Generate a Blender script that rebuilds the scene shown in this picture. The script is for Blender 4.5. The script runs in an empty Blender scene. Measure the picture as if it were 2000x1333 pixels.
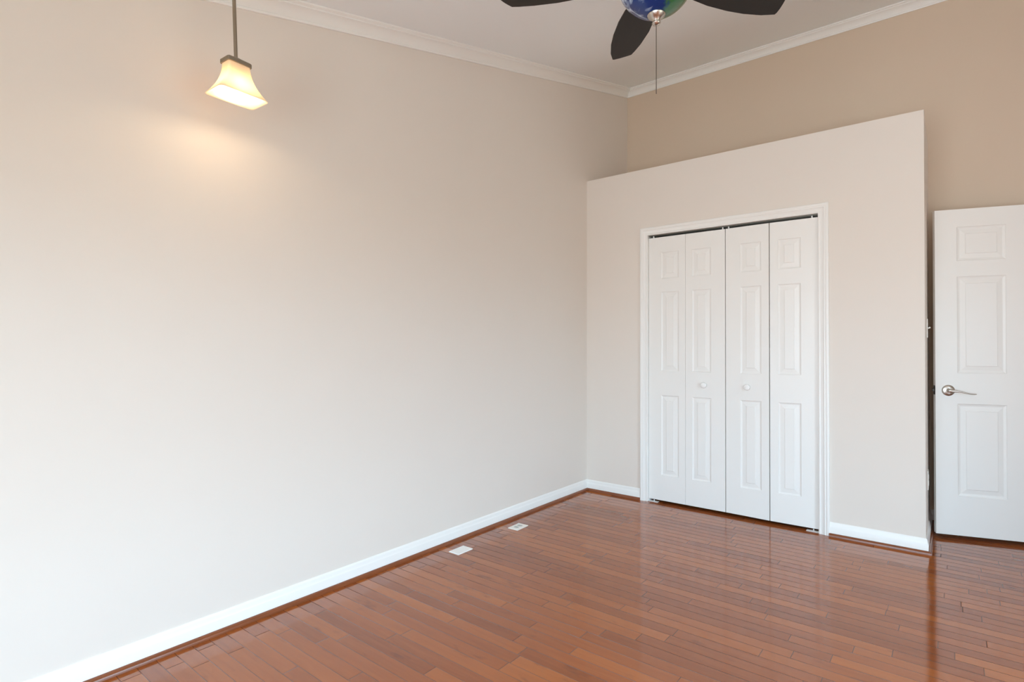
import bpy, bmesh, math, random
from mathutils import Vector, Matrix

random.seed(7)
S = bpy.context.scene
COL = S.collection
R = math.radians

# ------------------------------------------------------------------ camera
YAW, PITCH, ROLL, FPX = 0.6734, 0.0101, 0.0023, 1076.07
CAM = Vector((2.3838, -3.9902, 1.1908))
fw = Vector((-math.sin(YAW) * math.cos(PITCH), math.cos(YAW) * math.cos(PITCH), math.sin(PITCH)))
rt = Vector((math.cos(YAW), math.sin(YAW), 0))
up = rt.cross(fw)
rt2 = rt * math.cos(ROLL) + up * math.sin(ROLL)
up2 = -rt * math.sin(ROLL) + up * math.cos(ROLL)
cam_data = bpy.data.cameras.new('camera')
cam_data.sensor_fit = 'HORIZONTAL'
cam_data.sensor_width = 36.0
cam_data.lens = FPX / 2000.0 * 36.0
cam_data.clip_start = 0.02
cam = bpy.data.objects.new('camera', cam_data)
COL.objects.link(cam)
cam.matrix_world = Matrix(((rt2.x, up2.x, -fw.x, CAM.x), (rt2.y, up2.y, -fw.y, CAM.y),
                           (rt2.z, up2.z, -fw.z, CAM.z), (0, 0, 0, 1)))
S.camera = cam

# ------------------------------------------------------------------ view, sky and window light
S.view_settings.view_transform = 'Standard'
S.view_settings.look = 'None'
S.view_settings.exposure = -0.37
S.view_settings.gamma = 1.0
S.view_settings.use_curve_mapping = False
S.cycles.use_denoising = True
S.cycles.max_bounces = 14
S.cycles.diffuse_bounces = 9
S.cycles.sample_clamp_indirect = 8.0

SKY, GROUND = 14.6, 13.4
world = bpy.data.worlds.new('daylight')
S.world = world
world.use_nodes = True
wn, wl = world.node_tree.nodes, world.node_tree.links
wn.clear()
wo = wn.new('ShaderNodeOutputWorld')
bg = wn.new('ShaderNodeBackground')
tc = wn.new('ShaderNodeTexCoord')
sp = wn.new('ShaderNodeSeparateXYZ')
mr = wn.new('ShaderNodeMapRange')
mr.inputs['From Min'].default_value = -0.06
mr.inputs['From Max'].default_value = 0.10
cr = wn.new('ShaderNodeMix'); cr.data_type = 'RGBA'
cr.inputs[7].default_value = (0.75 * SKY, 1.06 * SKY, 1.31 * SKY, 1)
# ground glow shaped for the light: bright out back, dimmer at the side window
gm = wn.new('ShaderNodeMapRange')
gm.inputs['From Min'].default_value = 0.35
gm.inputs['From Max'].default_value = 0.75
gr = wn.new('ShaderNodeMix'); gr.data_type = 'RGBA'
gr.inputs[6].default_value = (0.94 * GROUND, 1.01 * GROUND, 1.05 * GROUND, 1)
gr.inputs[7].default_value = (0.22 * GROUND, 0.24 * GROUND, 0.20 * GROUND, 1)
wl.new(sp.outputs['X'], gm.inputs['Value'])
wl.new(gm.outputs[0], gr.inputs[0])
wl.new(gr.outputs[2], cr.inputs[6])
wl.new(tc.outputs['Generated'], sp.inputs[0])
wl.new(sp.outputs['Z'], mr.inputs['Value'])
wl.new(mr.outputs[0], cr.inputs[0])
wl.new(cr.outputs[2], bg.inputs['Color'])
wl.new(bg.outputs[0], wo.inputs[0])

# room figures
D = 0.7375          # back wall
W = 2.2636          # closet box right side
H = 2.5775          # closet box top
HC = 3.54           # bottom of the crown at the back wall
SL = 0.2491         # fall of the vaulted ceiling towards the windows
RX, WY = 4.70, -5.30  # right wall, window wall
CZ = 0.075          # crown height
def ceil_z(y): return HC + CZ - SL * (D - y)

WINDOWS = [  # wall, a0, a1, z0, z1
    ('back', 1.05, 2.25, 0.25, 1.92),
    ('back', 2.55, 3.60, 0.25, 1.92),
    ('right', -3.45, -1.60, 0.20, 1.95),
]
def portal(loc, rot, sx, sy):
    l = bpy.data.lights.new('window_light', 'AREA')
    l.shape = 'RECTANGLE'; l.size = sx; l.size_y = sy
    l.cycles.is_portal = True
    o = bpy.data.objects.new('window_light', l); COL.objects.link(o)
    o.location = loc; o.rotation_euler = rot
for wall, a0, a1, z0, z1 in WINDOWS:
    if wall == 'back':
        portal(((a0 + a1) / 2, WY - 0.02, (z0 + z1) / 2), (R(90), 0, 0), a1 - a0, z1 - z0)
    else:
        portal((RX + 0.02, (a0 + a1) / 2, (z0 + z1) / 2), (R(90), 0, R(90)), a1 - a0, z1 - z0)

# ------------------------------------------------------------------ materials
def new_mat(name):
    m = bpy.data.materials.new(name); m.use_nodes = True
    return m, m.node_tree.nodes, m.node_tree.links, m.node_tree.nodes['Principled BSDF']
def paint(name, col, rough=0.5, spec=0.5, bump=0.0, scale=300, var=0.0, metal=0.0):
    m, n, l, b = new_mat(name)
    b.inputs['Base Color'].default_value = (*col, 1)
    b.inputs['Roughness'].default_value = rough
    b.inputs['Specular IOR Level'].default_value = spec
    b.inputs['Metallic'].default_value = metal
    t = n.new('ShaderNodeTexCoord')
    no = n.new('ShaderNodeTexNoise'); no.inputs['Scale'].default_value = scale; no.inputs['Detail'].default_value = 3
    l.new(t.outputs['Object'], no.inputs['Vector'])
    if bump:
        bp = n.new('ShaderNodeBump'); bp.inputs['Strength'].default_value = bump; bp.inputs['Distance'].default_value = 0.001
        l.new(no.outputs['Fac'], bp.inputs['Height']); l.new(bp.outputs[0], b.inputs['Normal'])
    if var:
        n2 = n.new('ShaderNodeTexNoise'); n2.inputs['Scale'].default_value = 3.0
        l.new(t.outputs['Object'], n2.inputs['Vector'])
        mx = n.new('ShaderNodeMix'); mx.data_type = 'RGBA'
        mx.inputs[6].default_value = (*[c * (1 - var) for c in col], 1)
        mx.inputs[7].default_value = (*[min(1, c * (1 + var)) for c in col], 1)
        l.new(n2.outputs['Fac'], mx.inputs[0]); l.new(mx.outputs[2], b.inputs['Base Color'])
    return m
M_WALL = paint('beige_wall_paint', (0.755, 0.695, 0.632), 0.55, 0.3, 0.08, 350, 0.012)
M_TAN = paint('tan_back_wall', (0.67, 0.55, 0.43), 0.55, 0.3, 0.08, 350, 0.012)  # back wall set darker and warmer than the other walls
M_CEIL = paint('ceiling_paint', (0.87, 0.905, 0.92), 0.7, 0.2, 0.05, 300)
M_TRIM = paint('white_trim_paint', (0.85, 0.84, 0.81), 0.35, 0.5, 0.02, 200)
M_DOOR = paint('white_door_paint', (0.84, 0.83, 0.80), 0.38, 0.5, 0.04, 260)
M_PLATE = paint('white_plastic', (0.88, 0.88, 0.86), 0.3)
M_IVORY = paint('ivory_plastic', (0.86, 0.84, 0.78), 0.3)
M_RECEPT = paint('grey_plastic', (0.44, 0.46, 0.44), 0.35)
M_SLOT = paint('dark_slot', (0.02, 0.02, 0.02), 0.6)
M_TRACK = paint('dark_metal_track', (0.16, 0.16, 0.14), 0.4, metal=0.8)
M_NICKEL = paint('brushed_nickel', (0.58, 0.54, 0.49), 0.28, metal=1.0, bump=0.05, scale=500)
M_BRONZE = paint('antique_nickel', (0.33, 0.28, 0.21), 0.36, metal=1.0, bump=0.05, scale=500)
M_LATCH = paint('dark_latch_metal', (0.05, 0.045, 0.04), 0.4, metal=0.8)
M_CHAIN = paint('dark_bead_chain', (0.10, 0.08, 0.065), 0.45, metal=0.6)

def wood_mat(name, dark, light, rough, sc, spec=0.5):
    m, n, l, b = new_mat(name)
    t = n.new('ShaderNodeTexCoord'); mp = n.new('ShaderNodeMapping'); mp.inputs['Scale'].default_value = sc
    no = n.new('ShaderNodeTexNoise'); no.inputs['Scale'].default_value = 1; no.inputs['Detail'].default_value = 5
    mx = n.new('ShaderNodeMix'); mx.data_type = 'RGBA'
    mx.inputs[6].default_value = (*dark, 1); mx.inputs[7].default_value = (*light, 1)
    l.new(t.outputs['Object'], mp.inputs[0]); l.new(mp.outputs[0], no.inputs['Vector'])
    l.new(no.outputs['Fac'], mx.inputs[0]); l.new(mx.outputs[2], b.inputs['Base Color'])
    b.inputs['Roughness'].default_value = rough
    b.inputs['Specular IOR Level'].default_value = spec
    return m
M_SHOE = wood_mat('stained_molding', (0.15, 0.040, 0.013), (0.27, 0.080, 0.028), 0.22, (9, 9, 60))
M_BLADE = wood_mat('dark_blade_veneer', (0.012, 0.008, 0.006), (0.024, 0.017, 0.012), 0.5, (4, 40, 4), 0.25)

def floor_mat():
    m, n, l, b = new_mat('glossy_red_brown_hardwood')
    BW = 0.0635
    def math_(op, a, bb=None, c=None):
        k = n.new('ShaderNodeMath'); k.operation = op
        for i, v in enumerate((a, bb, c)):
            if v is None: continue
            if isinstance(v, (int, float)): k.inputs[i].default_value = v
            else: l.new(v, k.inputs[i])
        return k.outputs[0]
    t = n.new('ShaderNodeTexCoord'); s = n.new('ShaderNodeSeparateXYZ')
    l.new(t.outputs['Object'], s.inputs[0])
    x, y = s.outputs['X'], s.outputs['Y']
    v = math_('DIVIDE', math_('ADD', y, 10 * BW * 20 + 0.015), BW)
    row = math_('FLOOR', v); fr = math_('FRACT', v)
    wn1 = n.new('ShaderNodeTexWhiteNoise'); wn1.noise_dimensions = '1D'; l.new(row, wn1.inputs['W'])
    u = math_('ADD', math_('MULTIPLY', x, 1.75), math_('MULTIPLY', wn1.outputs['Value'], 57.3))
    u = math_('ADD', u, math_('MULTIPLY', row, 13.0))
    vo = n.new('ShaderNodeTexVoronoi'); vo.voronoi_dimensions = '1D'; vo.feature = 'F1'; vo.inputs['Scale'].default_value = 1
    vo.inputs['Randomness'].default_value = 0.8
    ve = n.new('ShaderNodeTexVoronoi'); ve.voronoi_dimensions = '1D'; ve.feature = 'DISTANCE_TO_EDGE'; ve.inputs['Scale'].default_value = 1
    ve.inputs['Randomness'].default_value = 0.8
    l.new(u, vo.inputs['W']); l.new(u, ve.inputs['W'])
    cs = n.new('ShaderNodeSeparateColor'); l.new(vo.outputs['Color'], cs.inputs[0])
    rnd, rnd2 = cs.outputs[0], cs.outputs[1]
    # grain, offset per board
    cx = n.new('ShaderNodeCombineXYZ')
    l.new(math_('ADD', math_('MULTIPLY', x, 2.2), math_('MULTIPLY', rnd, 40)), cx.inputs[0])
    l.new(math_('ADD', math_('MULTIPLY', y, 26.0), math_('MULTIPLY', rnd2, 40)), cx.inputs[1])
    g = n.new('ShaderNodeTexNoise'); g.inputs['Scale'].default_value = 1.6; g.inputs['Detail'].default_value = 6
    g.inputs['Roughness'].default_value = 0.6; g.inputs['Distortion'].default_value = 0.6
    l.new(cx.outputs[0], g.inputs['Vector'])
    cx2 = n.new('ShaderNodeCombineXYZ')
    l.new(math_('ADD', math_('MULTIPLY', x, 5.0), math_('MULTIPLY', rnd2, 31)), cx2.inputs[0])
    l.new(math_('ADD', math_('MULTIPLY', y, 14.0), math_('MULTIPLY', rnd, 23)), cx2.inputs[1])
    bl = n.new('ShaderNodeTexNoise'); bl.inputs['Scale'].default_value = 1.0; bl.inputs['Detail'].default_value = 3
    l.new(cx2.outputs[0], bl.inputs['Vector'])
    ramp = n.new('ShaderNodeValToRGB')
    e = ramp.color_ramp.elements
    e[0].position = 0.0; e[0].color = (0.195, 0.047, 0.013, 1)
    e[1].position = 1.0; e[1].color = (0.450, 0.138, 0.031, 1)
    k = e.new(0.5); k.color = (0.320, 0.086, 0.021, 1)
    f = math_('ADD', math_('MULTIPLY', rnd, 0.55), math_('MULTIPLY', g.outputs['Fac'], 0.45))
    l.new(f, ramp.inputs[0])
    # dark mineral blotches on some boards
    bm_ = math_('MULTIPLY', math_('SUBTRACT', 0.37, bl.outputs['Fac']), 5.0)
    bm_ = math_('MINIMUM', math_('MAXIMUM', bm_, 0.0), 0.40)
    mx = n.new('ShaderNodeMix'); mx.data_type = 'RGBA'
    mx.inputs[7].default_value = (0.115, 0.034, 0.018, 1)
    l.new(bm_, mx.inputs[0]); l.new(ramp.outputs[0], mx.inputs[6])
    # seams
    edge = math_('MULTIPLY', math_('MINIMUM', fr, math_('SUBTRACT', 1.0, fr)), BW)
    joint = math_('DIVIDE', ve.outputs['Distance'], 1.75)
    de = math_('MINIMUM', math_('MULTIPLY', edge, 1.3), joint)
    seam = n.new('ShaderNodeMapRange'); seam.inputs['From Min'].default_value = 0.0006; seam.inputs['From Max'].default_value = 0.0016
    seam.inputs['To Min'].default_value = 1.0; seam.inputs['To Max'].default_value = 0.0
    l.new(de, seam.inputs['Value'])
    mx2 = n.new('ShaderNodeMix'); mx2.data_type = 'RGBA'
    mx2.inputs[7].default_value = (0.060, 0.016, 0.007, 1)
    l.new(math_('MULTIPLY', seam.outputs[0], 0.92), mx2.inputs[0]); l.new(mx.outputs[2], mx2.inputs[6])
    l.new(mx2.outputs[2], b.inputs['Base Color'])
    # gloss: hardened lacquer, each board lies a hair differently
    b.inputs['Roughness'].default_value = 0.085
    b.inputs['IOR'].default_value = 1.72
    wave = n.new('ShaderNodeTexNoise'); wave.inputs['Scale'].default_value = 5.0; wave.inputs['Detail'].default_value = 2
    l.new(t.outputs['Object'], wave.inputs['Vector'])
    bev = n.new('ShaderNodeMapRange'); bev.inputs['From Min'].default_value = 0.0; bev.inputs['From Max'].default_value = 0.003
    l.new(de, bev.inputs['Value'])
    hgt = math_('ADD', math_('MULTIPLY', bev.outputs[0], 0.00060),
                math_('ADD', math_('MULTIPLY', wave.outputs['Fac'], 0.0005), math_('MULTIPLY', g.outputs['Fac'], 0.00002)))
    tilt = math_('MULTIPLY', math_('SUBTRACT', fr, 0.5), math_('MULTIPLY', math_('SUBTRACT', rnd2, 0.5), 0.00030))
    bp = n.new('ShaderNodeBump'); bp.inputs['Strength'].default_value = 1.0; bp.inputs['Distance'].default_value = 1.0
    l.new(math_('ADD', hgt, tilt), bp.inputs['Height']); l.new(bp.outputs[0], b.inputs['Normal'])
    return m
M_FLOOR = floor_mat()

def globe_mat():
    m, n, l, b = new_mat('blue_green_clouded_glass')
    t = n.new('ShaderNodeTexCoord')
    s = n.new('ShaderNodeSeparateXYZ'); l.new(t.outputs['Object'], s.inputs[0])
    n1 = n.new('ShaderNodeTexNoise'); n1.inputs['Scale'].default_value = 11; n1.inputs['Detail'].default_value = 5
    n1.inputs['Distortion'].default_value = 1.2
    n2 = n.new('ShaderNodeTexNoise'); n2.inputs['Scale'].default_value = 17; n2.inputs['Detail'].default_value = 7
    n2.inputs['Distortion'].default_value = 1.6
    l.new(t.outputs['Object'], n1.inputs['Vector']); l.new(t.outputs['Object'], n2.inputs['Vector'])
    # land to +x (object axes), sea elsewhere
    a = n.new('ShaderNodeMath'); a.operation = 'MULTIPLY'; a.inputs[1].default_value = 9.0; l.new(s.outputs['X'], a.inputs[0])
    c = n.new('ShaderNodeMath'); c.operation = 'ADD'; l.new(a.outputs[0], c.inputs[0]); l.new(n1.outputs['Fac'], c.inputs[1])
    r1 = n.new('ShaderNodeMapRange'); r1.inputs['From Min'].default_value = 0.62; r1.inputs['From Max'].default_value = 0.80
    l.new(c.outputs[0], r1.inputs['Value'])
    mx = n.new('ShaderNodeMix'); mx.data_type = 'RGBA'
    mx.inputs[6].default_value = (0.005, 0.030, 0.15, 1); mx.inputs[7].default_value = (0.035, 0.13, 0.045, 1)
    l.new(r1.outputs[0], mx.inputs[0])
    # pale swirls to -x
    d = n.new('ShaderNodeMath'); d.operation = 'MULTIPLY'; d.inputs[1].default_value = -2.6; l.new(s.outputs['X'], d.inputs[0])
    e = n.new('ShaderNodeMath'); e.operation = 'ADD'; l.new(d.outputs[0], e.inputs[0]); l.new(n2.outputs['Fac'], e.inputs[1])
    r2 = n.new('ShaderNodeMapRange'); r2.inputs['From Min'].default_value = 0.66; r2.inputs['From Max'].default_value = 0.86
    l.new(e.outputs[0], r2.inputs['Value'])
    mx2 = n.new('ShaderNodeMix'); mx2.data_type = 'RGBA'
    mx2.inputs[7].default_value = (0.42, 0.52, 0.66, 1)
    l.new(r2.outputs[0], mx2.inputs[0]); l.new(mx.outputs[2], mx2.inputs[6])
    l.new(mx2.outputs[2], b.inputs['Base Color'])
    b.inputs['Roughness'].default_value = 0.16
    b.inputs['Coat Weight'].default_value = 0.1
    return m
M_GLOBE = globe_mat()

def shade_mat():
    m, n, l, b = new_mat('frosted_cream_lamp_glass')
    n.remove(b)
    out = n['Material Output']
    t = n.new('ShaderNodeTexCoord'); no = n.new('ShaderNodeTexNoise'); no.inputs['Scale'].default_value = 9; no.inputs['Detail'].default_value = 2
    l.new(t.outputs['Object'], no.inputs['Vector'])
    mx = n.new('ShaderNodeMix'); mx.data_type = 'RGBA'
    mx.inputs[6].default_value = (0.95, 0.79, 0.55, 1); mx.inputs[7].default_value = (0.98, 0.92, 0.80, 1)
    l.new(no.outputs['Fac'], mx.inputs[0])
    tr = n.new('ShaderNodeBsdfTranslucent'); di = n.new('ShaderNodeBsdfDiffuse'); gl = n.new('ShaderNodeBsdfGlossy')
    gl.inputs['Roughness'].default_value = 0.25
    l.new(mx.outputs[2], tr.inputs[0]); l.new(mx.outputs[2], di.inputs[0])
    m1 = n.new('ShaderNodeMixShader'); m1.inputs[0].default_value = 0.55
    l.new(tr.outputs[0], m1.inputs[1]); l.new(di.outputs[0], m1.inputs[2])
    m2 = n.new('ShaderNodeMixShader'); m2.inputs[0].default_value = 0.05
    l.new(m1.outputs[0], m2.inputs[1]); l.new(gl.outputs[0], m2.inputs[2])
    l.new(m2.outputs[0], out.inputs['Surface'])
    return m
M_SHADE = shade_mat()
def emit_mat(name, col, strength):
    m, n, l, b = new_mat(name)
    b.inputs['Base Color'].default_value = (1, 1, 1, 1)
    b.inputs['Emission Color'].default_value = (*col, 1); b.inputs['Emission Strength'].default_value = strength
    return m
M_BULB = emit_mat('lit_bulb', (1.0, 0.82, 0.58), 12.0)

# ------------------------------------------------------------------ mesh helpers
def link(name, bm, mat, parent=None, smooth=False, loc=None):
    bmesh.ops.recalc_face_normals(bm, faces=bm.faces)
    me = bpy.data.meshes.new(name); bm.to_mesh(me); bm.free()
    me.materials.append(mat)
    if smooth:
        for p in me.polygons: p.use_smooth = True
        if hasattr(me, 'set_sharp_from_angle'): me.set_sharp_from_angle(angle=R(40))
    o = bpy.data.objects.new(name, me); COL.objects.link(o)
    if parent: o.parent = parent
    if loc is not None: o.location = loc
    return o
def struct(o, label=None, cat=None):
    o['kind'] = 'structure'
    if label: o['label'] = label
    if cat: o['category'] = cat
    return o
def empty(name, loc, rot=(0, 0, 0)):
    o = bpy.data.objects.new(name, None); COL.objects.link(o)
    o.empty_display_size = 0.05
    o.location = loc; o.rotation_euler = rot
    return o
def tag(o, label, cat, group=None):
    o['label'] = label; o['category'] = cat
    if group: o['group'] = group
    return o
def box(bm, x0, x1, y0, y1, z0, z1, bevel=0.0):
    v = [bm.verts.new((x, y, z)) for x in (x0, x1) for y in (y0, y1) for z in (z0, z1)]
    fs = [bm.faces.new([v[i] for i in f]) for f in ((0, 1, 3, 2), (4, 6, 7, 5), (0, 4, 5, 1), (2, 3, 7, 6), (0, 2, 6, 4), (1, 5, 7, 3))]
    if bevel:
        es = list({e for f in fs for e in f.edges})
        bmesh.ops.bevel(bm, geom=es, offset=bevel, segments=2, affect='EDGES', profile=0.5)
    return bm
def lathe(bm, prof, seg=32, c=(0, 0, 0), axis='Z'):
    rings = []
    for r, z in prof:
        ring = []
        for i in range(seg):
            a = 2 * math.pi * i / seg
            p = (r * math.cos(a), r * math.sin(a), z)
            if axis == 'Y': p = (p[0], p[2], p[1])
            if axis == 'X': p = (p[2], p[0], p[1])
            ring.append(bm.verts.new((c[0] + p[0], c[1] + p[1], c[2] + p[2])))
        rings.append(ring)
    for a, b in zip(rings, rings[1:]):
        for i in range(seg):
            j = (i + 1) % seg
            bm.faces.new((a[i], a[j], b[j], b[i]))
    bm.faces.new(rings[0]); bm.faces.new(rings[-1])
    return bm
def tube(bm, pts, radii, seg=12):
    rings = []
    for k, p in enumerate(pts):
        p = Vector(p)
        d = (Vector(pts[min(k + 1, len(pts) - 1)]) - Vector(pts[max(k - 1, 0)])).normalized()
        a = d.cross(Vector((0, 0, 1)) if abs(d.z) < 0.9 else Vector((1, 0, 0))).normalized()
        b = d.cross(a)
        rr = radii[k] if isinstance(radii, (list, tuple)) else radii
        ra, rb = rr if isinstance(rr, tuple) else (rr, rr)
        rings.append([bm.verts.new(p + a * ra * math.cos(2 * math.pi * i / seg) + b * rb * math.sin(2 * math.pi * i / seg)) for i in range(seg)])
    for a, b in zip(rings, rings[1:]):
        for i in range(seg):
            j = (i + 1) % seg
            bm.faces.new((a[i], a[j], b[j], b[i]))
    bm.faces.new(rings[0]); bm.faces.new(rings[-1])
    return bm
def sweep(bm, path, prof, i0, i1, fn, side=1):
    """profile (d, h) run along a mitred 2D path; d goes to the right-hand side (side=1)."""
    n = len(path); P = [Vector(p) for p in path]; rings = []
    for i in range(i0, i1 + 1):
        ds = []
        if i > 0: ds.append((P[i] - P[i - 1]).normalized())
        if i < n - 1: ds.append((P[i + 1] - P[i]).normalized())
        ns = [Vector((d.y, -d.x)) * side for d in ds]
        m = ns[0] if len(ns) == 1 else (ns[0] + ns[1]) / (1 + ns[0].dot(ns[1]))
        rings.append([bm.verts.new(fn(P[i].x + m.x * d, P[i].y + m.y * d, h)) for d, h in prof])
    for a, b in zip(rings, rings[1:]):
        for k in range(len(prof)):
            j = (k + 1) % len(prof)
            bm.faces.new((a[k], a[j], b[j], b[k]))
    bm.faces.new(rings[0]); bm.faces.new(rings[-1])
    return bm

# ------------------------------------------------------------------ shell
T = 0.12
bm = bmesh.new(); box(bm, -T, RX + T, WY - T, D + T, -0.10, 0.0)
struct(link('floor', bm, M_FLOOR), 'glossy red-brown hardwood plank floor', 'floor')

def slanted_wall(name, mat, x0, x1, label, holes=()):
    """side wall between x0 and x1 running along y, its head follows the ceiling"""
    bm = bmesh.new()
    ys = sorted({WY, D, *[h[0] for h in holes], *[h[1] for h in holes]})
    for ya, yb in zip(ys, ys[1:]):
        hs = [h for h in holes if h[0] <= ya and h[1] >= yb]
        spans = [(0.0, None)] if not hs else [(0.0, hs[0][2]), (hs[0][3], None)]
        for za, zb in spans:
            ta, tb = (zb, zb) if zb is not None else (ceil_z(ya) + 0.05, ceil_z(yb) + 0.05)
            v = [bm.verts.new(p) for p in ((x0, ya, za), (x1, ya, za), (x1, yb, za), (x0, yb, za),
                                           (x0, ya, ta), (x1, ya, ta), (x1, yb, tb), (x0, yb, tb))]
            for f in ((0, 1, 2, 3), (4, 7, 6, 5), (0, 4, 5, 1), (1, 5, 6, 2), (2, 6, 7, 3), (3, 7, 4, 0)):
                bm.faces.new([v[i] for i in f])
    return struct(link(name, bm, mat), label, 'wall')
slanted_wall('wall_left', M_WALL, -T, 0.0, 'long bare beige wall on the left with the raked crown molding')
slanted_wall('wall_right', M_WALL, RX, RX + T, 'beige side wall with a window', [(w[1], w[2], w[3], w[4]) for w in WINDOWS if w[0] == 'right'])
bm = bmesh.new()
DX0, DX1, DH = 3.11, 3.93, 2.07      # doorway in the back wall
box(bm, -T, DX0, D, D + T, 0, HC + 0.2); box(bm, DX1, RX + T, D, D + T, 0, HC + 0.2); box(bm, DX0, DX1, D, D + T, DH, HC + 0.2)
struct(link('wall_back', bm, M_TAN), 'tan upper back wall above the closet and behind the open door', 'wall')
bm = bmesh.new()
xs = [-T, 1.05, 2.25, 2.55, 3.60, RX + T]; zt = ceil_z(WY) + 0.08
for a, b in ((0, 1), (2, 3), (4, 5)): box(bm, xs[a], xs[b], WY - T, WY, 0, zt)
for a, b in ((1, 2), (3, 4)): box(bm, xs[a], xs[b], WY - T, WY, 0, 0.25); box(bm, xs[a], xs[b], WY - T, WY, 1.92, zt)
struct(link('wall_window', bm, M_WALL), 'beige wall with two windows opposite the closet', 'wall')
# unseen box added to keep the side window's light off the open door
bm = bmesh.new(); NX, NY = 4.02, -1.50
v = [bm.verts.new(p) for p in ((NX, NY, 0), (RX, NY, 0), (RX, D, 0), (NX, D, 0), (NX, NY, ceil_z(NY) + 0.05), (RX, NY, ceil_z(NY) + 0.05), (RX, D, ceil_z(D) + 0.05), (NX, D, ceil_z(D) + 0.05))]
for f in ((0, 1, 2, 3), (4, 7, 6, 5), (0, 4, 5, 1), (1, 5, 6, 2), (2, 6, 7, 3), (3, 7, 4, 0)): bm.faces.new([v[i] for i in f])
struct(link('wall_light_blocker', bm, M_WALL), 'added unseen beige box right of the doorway, blocks side window light', 'wall')
# hall stub behind the doorway
bm = bmesh.new()
box(bm, DX0 - 0.3, DX0 - 0.25, D + T, D + T + 1.2, 0, 2.5); box(bm, DX1 + 0.25, DX1 + 0.3, D + T, D + T + 1.2, 0, 2.5)
box(bm, DX0 - 0.3, DX1 + 0.3, D + T + 1.2, D + T + 1.25, 0, 2.5); box(bm, DX0 - 0.3, DX1 + 0.3, D + T, D + T + 1.25, 2.45, 2.5)
box(bm, DX0 - 0.3, DX1 + 0.3, D + T, D + T + 1.25, -0.06, -0.002)
struct(link('wall_hall', bm, M_WALL), 'beige hall walls beyond the doorway', 'wall')
# vaulted ceiling
bm = bmesh.new()
v = [bm.verts.new((x, y, ceil_z(y) + dz)) for dz in (0, 0.1) for x, y in ((-T, WY - T), (RX + T, WY - T), (RX + T, D + T), (-T, D + T))]
for f in ((0, 1, 2, 3), (4, 7, 6, 5), (0, 4, 5, 1), (1, 5, 6, 2), (2, 6, 7, 3), (3, 7, 4, 0)): bm.faces.new([v[i] for i in f])
struct(link('ceiling', bm, M_CEIL), 'off-white vaulted ceiling', 'ceiling')
# closet box: front with opening, right side, ledge on top
OX0, OX1, OZ = 0.547, 1.717, 2.054
CT = 0.115
bm = bmesh.new()
box(bm, 0, OX0, 0, CT, 0, H); box(bm, OX1, W, 0, CT, 0, H); box(bm, OX0, OX1, 0, CT, OZ, H)
box(bm, W - CT, W, CT, D, 0, H); box(bm, 0, W - CT, CT, D, H - 0.03, H)
struct(link('wall_closet', bm, M_WALL), 'pale beige closet front that stops short of the ceiling', 'wall')

# window frames
for k, (wall, a0, a1, z0, z1) in enumerate(WINDOWS):
    bm = bmesh.new()
    bars = [(a0, a1, z0, z0 + 0.05), (a0, a1, z1 - 0.05, z1), (a0, a0 + 0.05, z0, z1), (a1 - 0.05, a1, z0, z1),
            (a0, a1, (z0 + z1) / 2 - 0.02, (z0 + z1) / 2 + 0.02)]
    for b0, b1, c0, c1 in bars:
        if wall == 'back': box(bm, b0, b1, WY - 0.10, WY - 0.05, c0, c1)
        else: box(bm, RX + 0.05, RX + 0.10, b0, b1, c0, c1)
    struct(link('window_%d' % (k + 1), bm, M_TRIM), 'white double hung window frame', 'window')

# ------------------------------------------------------------------ baseboards with stained shoe molding
ZB = 0.087
BASE = [(0, 0.004), (0.012, 0.004), (0.012, 0.056), (0.0105, 0.060), (0.008, 0.066), (0.0072, 0.076), (0.0055, 0.083), (0.003, ZB), (0, ZB)]
SHOE = [(0.0121, 0.0), (0.028, 0.0), (0.0278, 0.006), (0.0262, 0.012), (0.0225, 0.0162), (0.017, 0.0186), (0.0121, 0.019)]
xyz = lambda x, y, h: (x, y, h)
LP = [(0, WY), (0, 0), (0.487, 0)]
RP = [(1.775, 0), (W, 0), (W, D), (DX0 - 0.065, D)]
def baseboard(name, path, i0, i1, label):
    b = struct(link(name, sweep(bmesh.new(), path, BASE, i0, i1, xyz), M_TRIM, smooth=True), label, 'baseboard')
    s = link('shoe_molding', sweep(bmesh.new(), path, SHOE, i0, i1, xyz), M_SHOE, b, smooth=True)
    s['label'] = 'red-brown stained wood shoe molding'
baseboard('baseboard_left', LP, 0, 1, 'long white baseboard along the left wall')
baseboard('baseboard_closet', LP, 1, 2, 'short white baseboard between the corner and the closet doors')
baseboard('baseboard_front', RP, 0, 1, 'white baseboard right of the closet doors')
baseboard('baseboard_side', RP, 1, 2, 'white baseboard along the closet side')
baseboard('baseboard_back', RP, 2, 3, 'white baseboard on the back wall behind the door')

# ------------------------------------------------------------------ crown molding
CROWN = [(0, 0), (0.010, 0), (0.012, 0.004), (0.012, 0.010), (0.008, 0.014), (0.012, 0.020), (0.019, 0.032), (0.030, 0.044),
         (0.043, 0.052), (0.050, 0.055), (0.050, 0.061), (0.056, 0.064), (0.062, 0.068), (0.062, CZ + 0.004), (0, CZ + 0.004)]
CP = [(0, WY), (0, D), (RX, D)]
crown_fn = lambda x, y, h: (x, y, HC - SL * (D - y) + h)
struct(link('trim_1', sweep(bmesh.new(), CP, CROWN, 0, 1, crown_fn), M_TRIM, smooth=True), 'white crown molding sloping along the left wall', 'crown molding')
struct(link('trim_2', sweep(bmesh.new(), CP, CROWN, 1, 2, crown_fn), M_TRIM, smooth=True), 'white crown molding across the back wall', 'crown molding')

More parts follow.
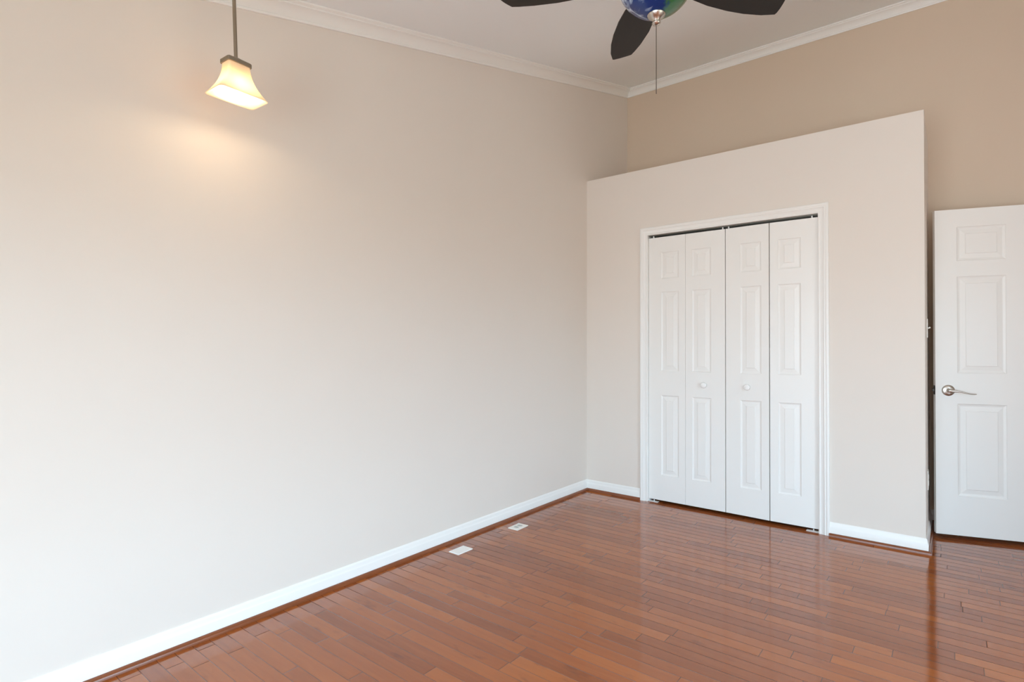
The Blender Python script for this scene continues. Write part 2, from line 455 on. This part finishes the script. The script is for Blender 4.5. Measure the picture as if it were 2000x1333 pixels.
# ------------------------------------------------------------------ closet casing, track, brackets
CAS = [(0, 0), (0, 0.009), (0.004, 0.012), (0.009, 0.012), (0.012, 0.0095), (0.030, 0.0125), (0.034, 0.016), (0.040, 0.0145), (0.046, 0.018), (0.056, 0.018), (0.060, 0.015), (0.060, 0)]
cpath = [(OX0, 0), (OX0, OZ), (OX1, OZ), (OX1, 0)]
bm = sweep(bmesh.new(), cpath, CAS, 0, 3, lambda x, z, h: (x, -h, z), side=-1)
box(bm, OX0 - 0.0005, OX0 + 0.0004, -0.009, CT, 0, OZ); box(bm, OX1 - 0.0004, OX1 + 0.0005, -0.009, CT, 0, OZ); box(bm, OX0, OX1, -0.009, CT, OZ - 0.0004, OZ + 0.0005)
casing = struct(link('trim_3', bm, M_TRIM, smooth=True), 'white molded casing framing the closet doors', 'door casing')
bm = bmesh.new()
y0, y1 = 0.012, 0.044
box(bm, OX0 + 0.004, OX1 - 0.004, y0, y1, 2.0495, 2.0535); box(bm, OX0 + 0.004, OX1 - 0.004, y0, y0 + 0.0025, 2.046, 2.0495); box(bm, OX0 + 0.004, OX1 - 0.004, y1 - 0.0025, y1, 2.046, 2.0495)
tr = link('track', bm, M_TRACK, casing); tr['label'] = 'grey metal door track'
for xa, sg in ((OX0 + 0.001, 1), (OX1 - 0.001, -1)):
    bm = bmesh.new()
    xa2 = xa + sg * 0.075
    box(bm, min(xa, xa2), max(xa, xa2), 0.004, 0.036, 0.0005, 0.004, 0.001)
    box(bm, min(xa, xa + sg * 0.003), max(xa, xa + sg * 0.003), 0.004, 0.036, 0.004, 0.016)
    lathe(bm, [(0.004, 0.004), (0.004, 0.012)], 12, (xa + sg * 0.036, 0.032, 0))
    br = link('floor_bracket', bm, M_PLATE, casing); br['label'] = 'small white pivot bracket on the floor'

# ------------------------------------------------------------------ panelled leaves
def panel_leaf(bm, x0, x1, z0, z1, th, panels, ring=((0.0, 0.0), (0.003, 0.0035), (0.010, 0.0060), (0.014, 0.0060), (0.038, 0.0032), (0.041, 0.0006))):
    """slab whose front (y=0, facing -y) has raised panels; panels = (xa, xb, za, zb)"""
    xs = sorted({x0, x1, *[p[0] for p in panels], *[p[1] for p in panels]})
    zs = sorted({z0, z1, *[p[2] for p in panels], *[p[3] for p in panels]})
    V = {}
    def g(x, y, z):
        k = (round(x, 5), round(y, 5), round(z, 5))
        if k not in V: V[k] = bm.verts.new((x, y, z))
        return V[k]
    for xa, xb in zip(xs, xs[1:]):
        for za, zb in zip(zs, zs[1:]):
            hit = [p for p in panels if p[0] <= xa + 1e-6 and p[1] >= xb - 1e-6 and p[2] <= za + 1e-6 and p[3] >= zb - 1e-6]
            if not hit:
                bm.faces.new((g(xa, 0, za), g(xb, 0, za), g(xb, 0, zb), g(xa, 0, zb)))
    for pa, pb, pc, pd in panels:
        prev = None
        for ins, dep in ring:
            c = [g(pa + ins, dep, pc + ins), g(pb - ins, dep, pc + ins), g(pb - ins, dep, pd - ins), g(pa + ins, dep, pd - ins)]
            if prev:
                for i in range(4):
                    j = (i + 1) % 4
                    bm.faces.new((prev[i], prev[j], c[j], c[i]))
            prev = c
        bm.faces.new(prev)
    b = [g(x0, th, z0), g(x1, th, z0), g(x1, th, z1), g(x0, th, z1)]
    bm.faces.new(b[::-1])
    bm.faces.new([g(x, 0, z0) for x in xs] + [b[1], b[0]])
    bm.faces.new([g(x, 0, z1) for x in xs] + [b[2], b[3]])
    bm.faces.new([g(x0, 0, z) for z in zs] + [b[3], b[0]])
    bm.faces.new([g(x1, 0, z) for z in zs] + [b[2], b[1]])
    return bm

LZ0, LZ1, LT, LW = 0.021, 2.032, 0.030, 0.288
def bifold(name, label, hinge_x, sgn, fold):
    """a pair of leaves: sgn=+1 pivots at the left jamb, -1 at the right jamb"""
    root = struct(empty(name, (hinge_x, 0.013, 0.0)), label, 'closet door')
    zz = ((1.713, 1.913), (1.007, 1.612), (0.213, 0.822))
    outer = empty  # noqa
    for k in range(2):
        wide, narrow = 0.100, 0.050
        if (k == 0) == (sgn > 0): ml, mr_ = (wide, narrow)
        else: ml, mr_ = (narrow, wide)
        if sgn < 0: ml, mr_ = ((narrow, wide) if k == 0 else (wide, narrow))
        else: ml, mr_ = ((wide, narrow) if k == 0 else (narrow, wide))
        panels = [(ml, LW - mr_, a, b) for a, b in zz]
        bm = panel_leaf(bmesh.new(), 0, LW, LZ0, LZ1, LT, panels)
        leaf = link('leaf', bm, M_DOOR, root)
        a = R(fold)
        if sgn > 0:
            base = 0.001 if k == 0 else 0.001 + LW + 0.0015
            leaf.location = (base, 0, 0)
        else:
            if k == 0:   # pivot leaf, its far edge pushed out into the room
                leaf.location = (-0.001 - LW * math.cos(a), -LW * math.sin(a), 0); leaf.rotation_euler = (0, 0, a)
            else:
                jx, jy = -0.001 - LW * math.cos(a) - 0.006, -LW * math.sin(a)
                leaf.location = (jx - LW * math.cos(a), jy + LW * math.sin(a), 0); leaf.rotation_euler = (0, 0, -a)
        # top guide pin
        px = 0.035 if (sgn > 0 and k == 0) else (LW - 0.035 if (sgn < 0 and k == 0) else (LW - 0.018 if sgn > 0 else 0.018))
        pin = link('guide_pin', lathe(bmesh.new(), [(0.005, LZ1 - 0.002), (0.005, 2.0493)], 12, (px, 0.010, 0)), M_PLATE, leaf)
        if k == 1:
            kx = 0.142 if sgn > 0 else 0.150
            prof = [(0.013, 0.0), (0.011, -0.004), (0.011, -0.008), (0.016, -0.012), (0.0205, -0.017), (0.0215, -0.022), (0.019, -0.027), (0.012, -0.030), (0.001, -0.031)]
            link('knob', lathe(bmesh.new(), [(r, y) for r, y in prof], 28, (kx, 0, 0.914), 'Y'), M_PLATE, leaf, smooth=True)
    return root
bifold('door_2', 'left pair of white bifold closet doors, closed flat', OX0 + 0.001, 1, 0)
bifold('door_3', 'right pair of white bifold closet doors, slightly folded out', OX1 - 0.003, -1, 1.7)

# ------------------------------------------------------------------ six panel entry door
DA = R(17.5)
door = struct(empty('door_1', (2.3035, 0.385, 0.0), (0, 0, DA)), 'white panelled door standing open with a lever handle', 'door')
DW = 0.813
cols = ((0.113, 0.359), (0.455, 0.701)); rows = ((0.268, 0.842), (1.031, 1.634), (1.731, 1.943))
bm = panel_leaf(bmesh.new(), 0, DW, 0.025, 2.054, 0.035, [(a, b, c, d) for a, b in cols for c, d in rows],
                ring=((0.0, 0.0), (0.004, 0.004), (0.014, 0.0075), (0.018, 0.0078), (0.043, 0.0036), (0.046, 0.0006)))
link('door_leaf', bm, M_DOOR, door)
hz = 0.923
lv = link('lever_handle', lathe(bmesh.new(), [(0.034, 0.0), (0.034, -0.003), (0.031, -0.006), (0.022, -0.0085), (0.013, -0.010), (0.0115, -0.030), (0.011, -0.045), (0.006, -0.048), (0.001, -0.049)], 36, (0.066, 0, hz), 'Y'), M_NICKEL, door, smooth=True)
lv['label'] = 'brushed nickel round rose of the door lever'
pts = [(0.060, -0.042, hz), (0.075, -0.043, hz - 0.001), (0.095, -0.044, hz - 0.001), (0.120, -0.044, hz - 0.005), (0.145, -0.043, hz - 0.012), (0.168, -0.041, hz - 0.017), (0.185, -0.040, hz - 0.0185), (0.196, -0.039, hz - 0.0175)]
link('lever', tube(bmesh.new(), pts, [(0.007, 0.008), (0.007, 0.0085), (0.006, 0.0065), (0.005, 0.0048), (0.0045, 0.004), (0.0045, 0.0036), (0.0045, 0.0032), (0.003, 0.002)], 14), M_NICKEL, lv, smooth=True)
bm = box(bmesh.new(), -0.0012, 0.0, 0.005, 0.030, hz - 0.0285, hz + 0.0285)
lp = link('latch_plate', bm, M_LATCH, door)
link('latch_bolt', box(bmesh.new(), -0.0125, -0.0012, 0.010, 0.025, hz - 0.008, hz + 0.008, 0.001), M_LATCH, lp)
for z in (0.28, 1.05, 1.82):
    bm = lathe(bmesh.new(), [(0.007, z - 0.045), (0.007, z + 0.045)], 12, (DW + 0.006, 0.030, 0))
    box(bm, DW - 0.0005, DW + 0.006, 0.008, 0.030, z - 0.045, z + 0.045)
    link('hinge', bm, M_NICKEL, door, smooth=True)
# casing of the doorway the door belongs to
dpath = [(DX0, 0), (DX0, DH), (DX1, DH), (DX1, 0)]
bm = sweep(bmesh.new(), dpath, CAS, 0, 3, lambda x, z, h: (x, D - h, z), side=-1)
struct(link('trim_4', bm, M_TRIM, smooth=True), 'white casing of the doorway behind the open door', 'door casing')

# ------------------------------------------------------------------ wall switch and outlet on the closet side
def screw(parent, x, y, z, axis):
    bm = lathe(bmesh.new(), [(0.003, 0.0), (0.003, 0.0006), (0.001, 0.0009)], 12, (x, y, z), axis)
    link('screw', bm, M_PLATE, parent)
t = tag(empty('light_switch', (W, 0.305, 1.31)), 'ivory toggle light switch on the closet side beside the open door', 'light switch')
bm = box(bmesh.new(), 0, 0.0055, -0.035, 0.035, -0.0585, 0.0585, 0.002); link('cover_plate', bm, M_IVORY, t)
bm = box(bmesh.new(), 0.0055, 0.0065, -0.006, 0.006, -0.013, 0.013); link('toggle_slot', bm, M_SLOT, t)
bm = bmesh.new(); box(bm, -0.001, 0.014, -0.004, 0.004, -0.0045, 0.0045, 0.0015)
tg = link('toggle', bm, M_IVORY, t); tg.location = (0.005, 0, 0.001); tg.rotation_euler = (0, R(-22), 0)
for z in (-0.030, 0.030): screw(t, 0.0055, 0, z, 'X')
t = tag(empty('wall_outlet', (W, 0.30, 0.37)), 'ivory wall outlet low on the closet side beside the open door', 'outlet')
bm = box(bmesh.new(), 0, 0.0055, -0.035, 0.035, -0.0585, 0.0585, 0.002); link('cover_plate', bm, M_IVORY, t)
for z in (-0.0195, 0.0195):
    bm = box(bmesh.new(), 0.0045, 0.0075, -0.0165, 0.0165, z - 0.0135, z + 0.0135, 0.001); link('receptacle', bm, M_IVORY, t)

# ------------------------------------------------------------------ floor plates by the left wall
def plate(loc, mat, name):
    bm = bmesh.new(); box(bm, -0.039, 0.039, -0.061, 0.061, 0.0, 0.006, 0.0022)
    return bm
t = tag(empty('floor_plate', (0.145, -1.657, 0.0)), 'plain white blank cover plate on the floor by the left wall, nearer the camera', 'cover plate')
link('cover_plate', plate(None, None, None), M_PLATE, t)
for y in (-0.042, 0.042): screw(t, 0, y, 0.006, 'Z')
t = tag(empty('floor_outlet', (0.147, -1.117, 0.0), (0, 0, R(2))), 'off-white floor outlet with two grey receptacles, nearer the closet', 'outlet')
link('cover_plate', plate(None, None, None), M_IVORY, t)
for y in (-0.0195, 0.0195):
    bm = bmesh.new()
    prof = []
    N = 28
    for i in range(N):
        a = 2 * math.pi * i / N
        px, py = 0.0172 * math.cos(a), 0.0172 * math.sin(a)
        py = max(-0.0135, min(0.0135, py)); prof.append((px, y + py))
    lo = [bm.verts.new((a, b, 0.005)) for a, b in prof]; hi = [bm.verts.new((a, b, 0.0068)) for a, b in prof]
    for i in range(N):
        j = (i + 1) % N; bm.faces.new((lo[i], lo[j], hi[j], hi[i]))
    bm.faces.new(hi); bm.faces.new(lo)
    rc = link('receptacle', bm, M_RECEPT, t); rc['label'] = 'grey receptacle face'
    bm = bmesh.new()
    box(bm, -0.0075, -0.0055, y - 0.004, y + 0.004, 0.0066, 0.0070); box(bm, 0.0055, 0.0075, y - 0.0035, y + 0.0035, 0.0066, 0.0070)
    link('slot', bm, M_SLOT, rc)
screw(t, 0, 0, 0.006, 'Z')

# ------------------------------------------------------------------ pendant lamp
PC = Vector((0.2293, -2.9966, 2.1498))
PM = Matrix(((0.9995, 0.0, -0.0307), (-0.0008, 0.9997, -0.0245), (0.0307, 0.0245, 0.9992)))
HX, HY, PH, PYAW = 0.0610, 0.0990, 0.128, 0.0905
lamp = empty('pendant_lamp', PC)
lamp.rotation_euler = (PM @ Matrix.Rotation(PYAW, 3, 'Z')).to_euler()
tag(lamp, 'lit pendant lamp with a flared cream glass shade on a thin metal rod', 'lamp')
def rrect(hx, hy, r, seg=5):
    out = []
    for cx, cy, a0 in ((hx - r, hy - r, 0), (-hx + r, hy - r, 90), (-hx + r, -hy + r, 180), (hx - r, -hy + r, 270)):
        for i in range(seg + 1):
            a = R(a0 + 90 * i / seg); out.append((cx + r * math.cos(a), cy + r * math.sin(a)))
    return out
def loft(bm, rings, close_first=False, close_last=False):
    vs = [[bm.verts.new(p) for p in ring] for ring in rings]
    for a, b in zip(vs, vs[1:]):
        for i in range(len(a)):
            j = (i + 1) % len(a); bm.faces.new((a[i], a[j], b[j], b[i]))
    if close_first: bm.faces.new(vs[0])
    if close_last: bm.faces.new(vs[-1])
    return bm
def shade_s(f):  # f 0 at the rim, 1 at the cap
    return 0.445 + 0.555 * (1 - f) ** 2.1
bm = bmesh.new(); rings = []
N = 18
for i in range(N + 1):
    f = i / N; s = shade_s(f)
    rings.append([(x, y, PH * f) for x, y in rrect(HX * s, HY * s, 0.009 + 0.011 * (1 - f) ** 2)])
for i in range(N, -1, -1):
    f = i / N; s = shade_s(f); g = 0.0035
    rings.append([(x, y, PH * f + (0.0 if i else 0.001)) for x, y in rrect(HX * s - g, HY * s - g, 0.007 + 0.010 * (1 - f) ** 2)])
loft(bm, rings + [rings[0]])
bmesh.ops.remove_doubles(bm, verts=bm.verts, dist=1e-5)
sh = link('lamp_shade', bm, M_SHADE, lamp, smooth=True); sh['label'] = 'flared rectangular cream glass shade'
s0 = 0.445
bm = bmesh.new()
r0 = lambda k, z: [(x, y, z) for x, y in rrect(HX * s0 * k, HY * s0 * k, 0.006 * min(1, k))]
loft(bm, [r0(1.04, PH - 0.004), r0(1.10, PH - 0.003), r0(1.10, PH + 0.011), r0(1.02, PH + 0.014), r0(0.40, PH + 0.0245), r0(0.25, PH + 0.028)], True, True)
link('cap', bm, M_BRONZE, lamp)
rod_top = (ceil_z(PC.y) - PC.z)
link('rod', tube(bmesh.new(), [(0, 0, PH + 0.024), (0, 0, rod_top - 0.02)], 0.0068, 16), M_BRONZE, lamp, smooth=True)
link('canopy', lathe(bmesh.new(), [(0.012, rod_top - 0.045), (0.03, rod_top - 0.042), (0.058, rod_top - 0.030), (0.062, rod_top - 0.020), (0.062, rod_top + 0.012)], 32), M_BRONZE, lamp, smooth=True)
link('socket', lathe(bmesh.new(), [(0.014, 0.085), (0.014, PH - 0.002)], 20), M_BRONZE, lamp, smooth=True)
bulb = link('bulb', lathe(bmesh.new(), [(0.010, 0.085), (0.014, 0.078), (0.020, 0.066), (0.0215, 0.056), (0.019, 0.045), (0.012, 0.037), (0.002, 0.034)], 24), M_BULB, lamp, smooth=True)
bl = bpy.data.lights.new('bulb_light', 'POINT'); bl.energy = 2.2; bl.color = (1.0, 0.80, 0.56); bl.shadow_soft_size = 0.020
bo = bpy.data.objects.new('bulb_light', bl); COL.objects.link(bo); bo.parent = lamp; bo.location = (0, 0, 0.028)

# ------------------------------------------------------------------ ceiling fan
FC = Vector((1.510, -2.018, 2.602))
fan = empty('ceiling_fan', FC)
tag(fan, 'dark bladed ceiling fan with a blue and green glass globe and pull chain', 'ceiling fan')
GR = 0.146
prof = [(0.001, -GR)]
for i in range(1, 21):
    a = R(90 * i / 20); prof.append((GR * math.sin(a), -GR * math.cos(a)))
prof += [(GR * 0.985, 0.020), (GR * 0.93, 0.034), (0.001, 0.034)]
gl = link('glass_globe', lathe(bmesh.new(), prof, 48), M_GLOBE, fan, smooth=True); gl['label'] = 'blue and green clouded glass globe'
gl.rotation_euler = (0, 0, YAW)
fin = link('finial', lathe(bmesh.new(), [(0.010, -GR + 0.012), (0.031, -GR + 0.004), (0.0335, -GR), (0.031, -GR - 0.006), (0.022, -GR - 0.013), (0.015, -GR - 0.019), (0.012, -GR - 0.024), (0.0155, -GR - 0.027), (0.0165, -GR - 0.031), (0.013, -GR - 0.037), (0.006, -GR - 0.040), (0.001, -GR - 0.0405)], 40), M_NICKEL, fan, smooth=True)
fin['label'] = 'brushed nickel finial'
bm = bmesh.new(); z0 = -GR - 0.040; L = 0.262
tube(bm, [(0, 0, z0), (0, 0, z0 - L)], 0.0011, 8)
nb = 70
for i in range(nb):
    lathe(bm, [(0.0004, 0.0018), (0.0016, 0.0009), (0.0018, 0), (0.0016, -0.0009), (0.0004, -0.0018)], 8, (0, 0, z0 - L * (i + 0.5) / nb))
link('pull_chain', bm, M_CHAIN, fan, smooth=True)
ztop = ceil_z(FC.y) - FC.z
link('light_fitter', lathe(bmesh.new(), [(0.07, 0.034), (0.135, 0.036), (0.14, 0.046), (0.10, 0.060), (0.07, 0.064)], 40), M_NICKEL, fan, smooth=True)
link('motor_housing', lathe(bmesh.new(), [(0.08, 0.064), (0.125, 0.072), (0.14, 0.095), (0.14, 0.125), (0.12, 0.155), (0.05, 0.175), (0.022, 0.18)], 40), M_NICKEL, fan, smooth=True)
link('downrod', tube(bmesh.new(), [(0, 0, 0.178), (0, 0, ztop - 0.02)], 0.0125, 16), M_NICKEL, fan, smooth=True)
link('canopy', lathe(bmesh.new(), [(0.016, ztop - 0.085), (0.045, ztop - 0.08), (0.068, ztop - 0.045), (0.072, ztop + 0.016)], 32), M_NICKEL, fan, smooth=True)
# blade: outline in (r, w), thickness, pitched about its own axis
OUT = [(0.150, -0.050), (0.220, -0.070), (0.300, -0.080), (0.400, -0.082), (0.500, -0.070), (0.560, -0.056), (0.588, -0.047), (0.600, -0.020), (0.609, 0.005), (0.615, 0.030), (0.614, 0.040),
       (0.560, 0.060), (0.480, 0.075), (0.400, 0.081), (0.300, 0.080), (0.220, 0.070), (0.150, 0.050)]
def blade_mesh():
    bm = bmesh.new(); th = 0.003
    lo = [bm.verts.new((r, w, -th)) for r, w in OUT]; hi = [bm.verts.new((r, w, th)) for r, w in OUT]
    n = len(OUT)
    for i in range(n):
        j = (i + 1) % n; bm.faces.new((lo[i], lo[j], hi[j], hi[i]))
    bm.faces.new(hi); bm.faces.new(lo[::-1])
    bmesh.ops.rotate(bm, verts=bm.verts, cent=(0, 0, 0), matrix=Matrix.Rotation(R(-8), 3, 'X'))
    return bm
def iron_mesh():
    bm = bmesh.new()
    st = [(0.110, 0.075, 0.014), (0.135, 0.070, 0.012), (0.150, 0.045, 0.012), (0.158, 0.012, 0.014), (0.165, 0.0035, 0.030), (0.215, 0.0035, 0.034), (0.232, 0.0035, 0.006)]
    rings = [[bm.verts.new(p) for p in ((r, -w, z), (r, w, z), (r + 0.002, w, z + 0.005), (r + 0.002, -w, z + 0.005))] for r, z, w in st]
    for a, b in zip(rings, rings[1:]):
        for i in range(4):
            j = (i + 1) % 4; bm.faces.new((a[i], a[j], b[j], b[i]))
    bm.faces.new(rings[0]); bm.faces.new(rings[-1])
    for rr in (0.175, 0.205):
        for w in (-0.016, 0.016): lathe(bm, [(0.004, 0.0085), (0.004, 0.0105), (0.002, 0.0115)], 8, (rr, w, 0))
    bmesh.ops.rotate(bm, verts=bm.verts, cent=(0, 0, 0), matrix=Matrix.Rotation(R(-8), 3, 'X'))
    return bm
BZ = 0.066
for k in range(5):
    a = R(130 - 72 * k)
    if k == 0:
        b0 = link('blade', blade_mesh(), M_BLADE, fan); i0 = link('blade_iron', iron_mesh(), M_NICKEL, b0)
        b0['label'] = 'dark brown wood blade'
        b = b0
    else:
        b = b0.copy(); COL.objects.link(b); b.parent = fan
        ii = i0.copy(); COL.objects.link(ii); ii.parent = b
    b.location = (0, 0, 0.012 + 0.0); b.rotation_euler = (0, 0, a)
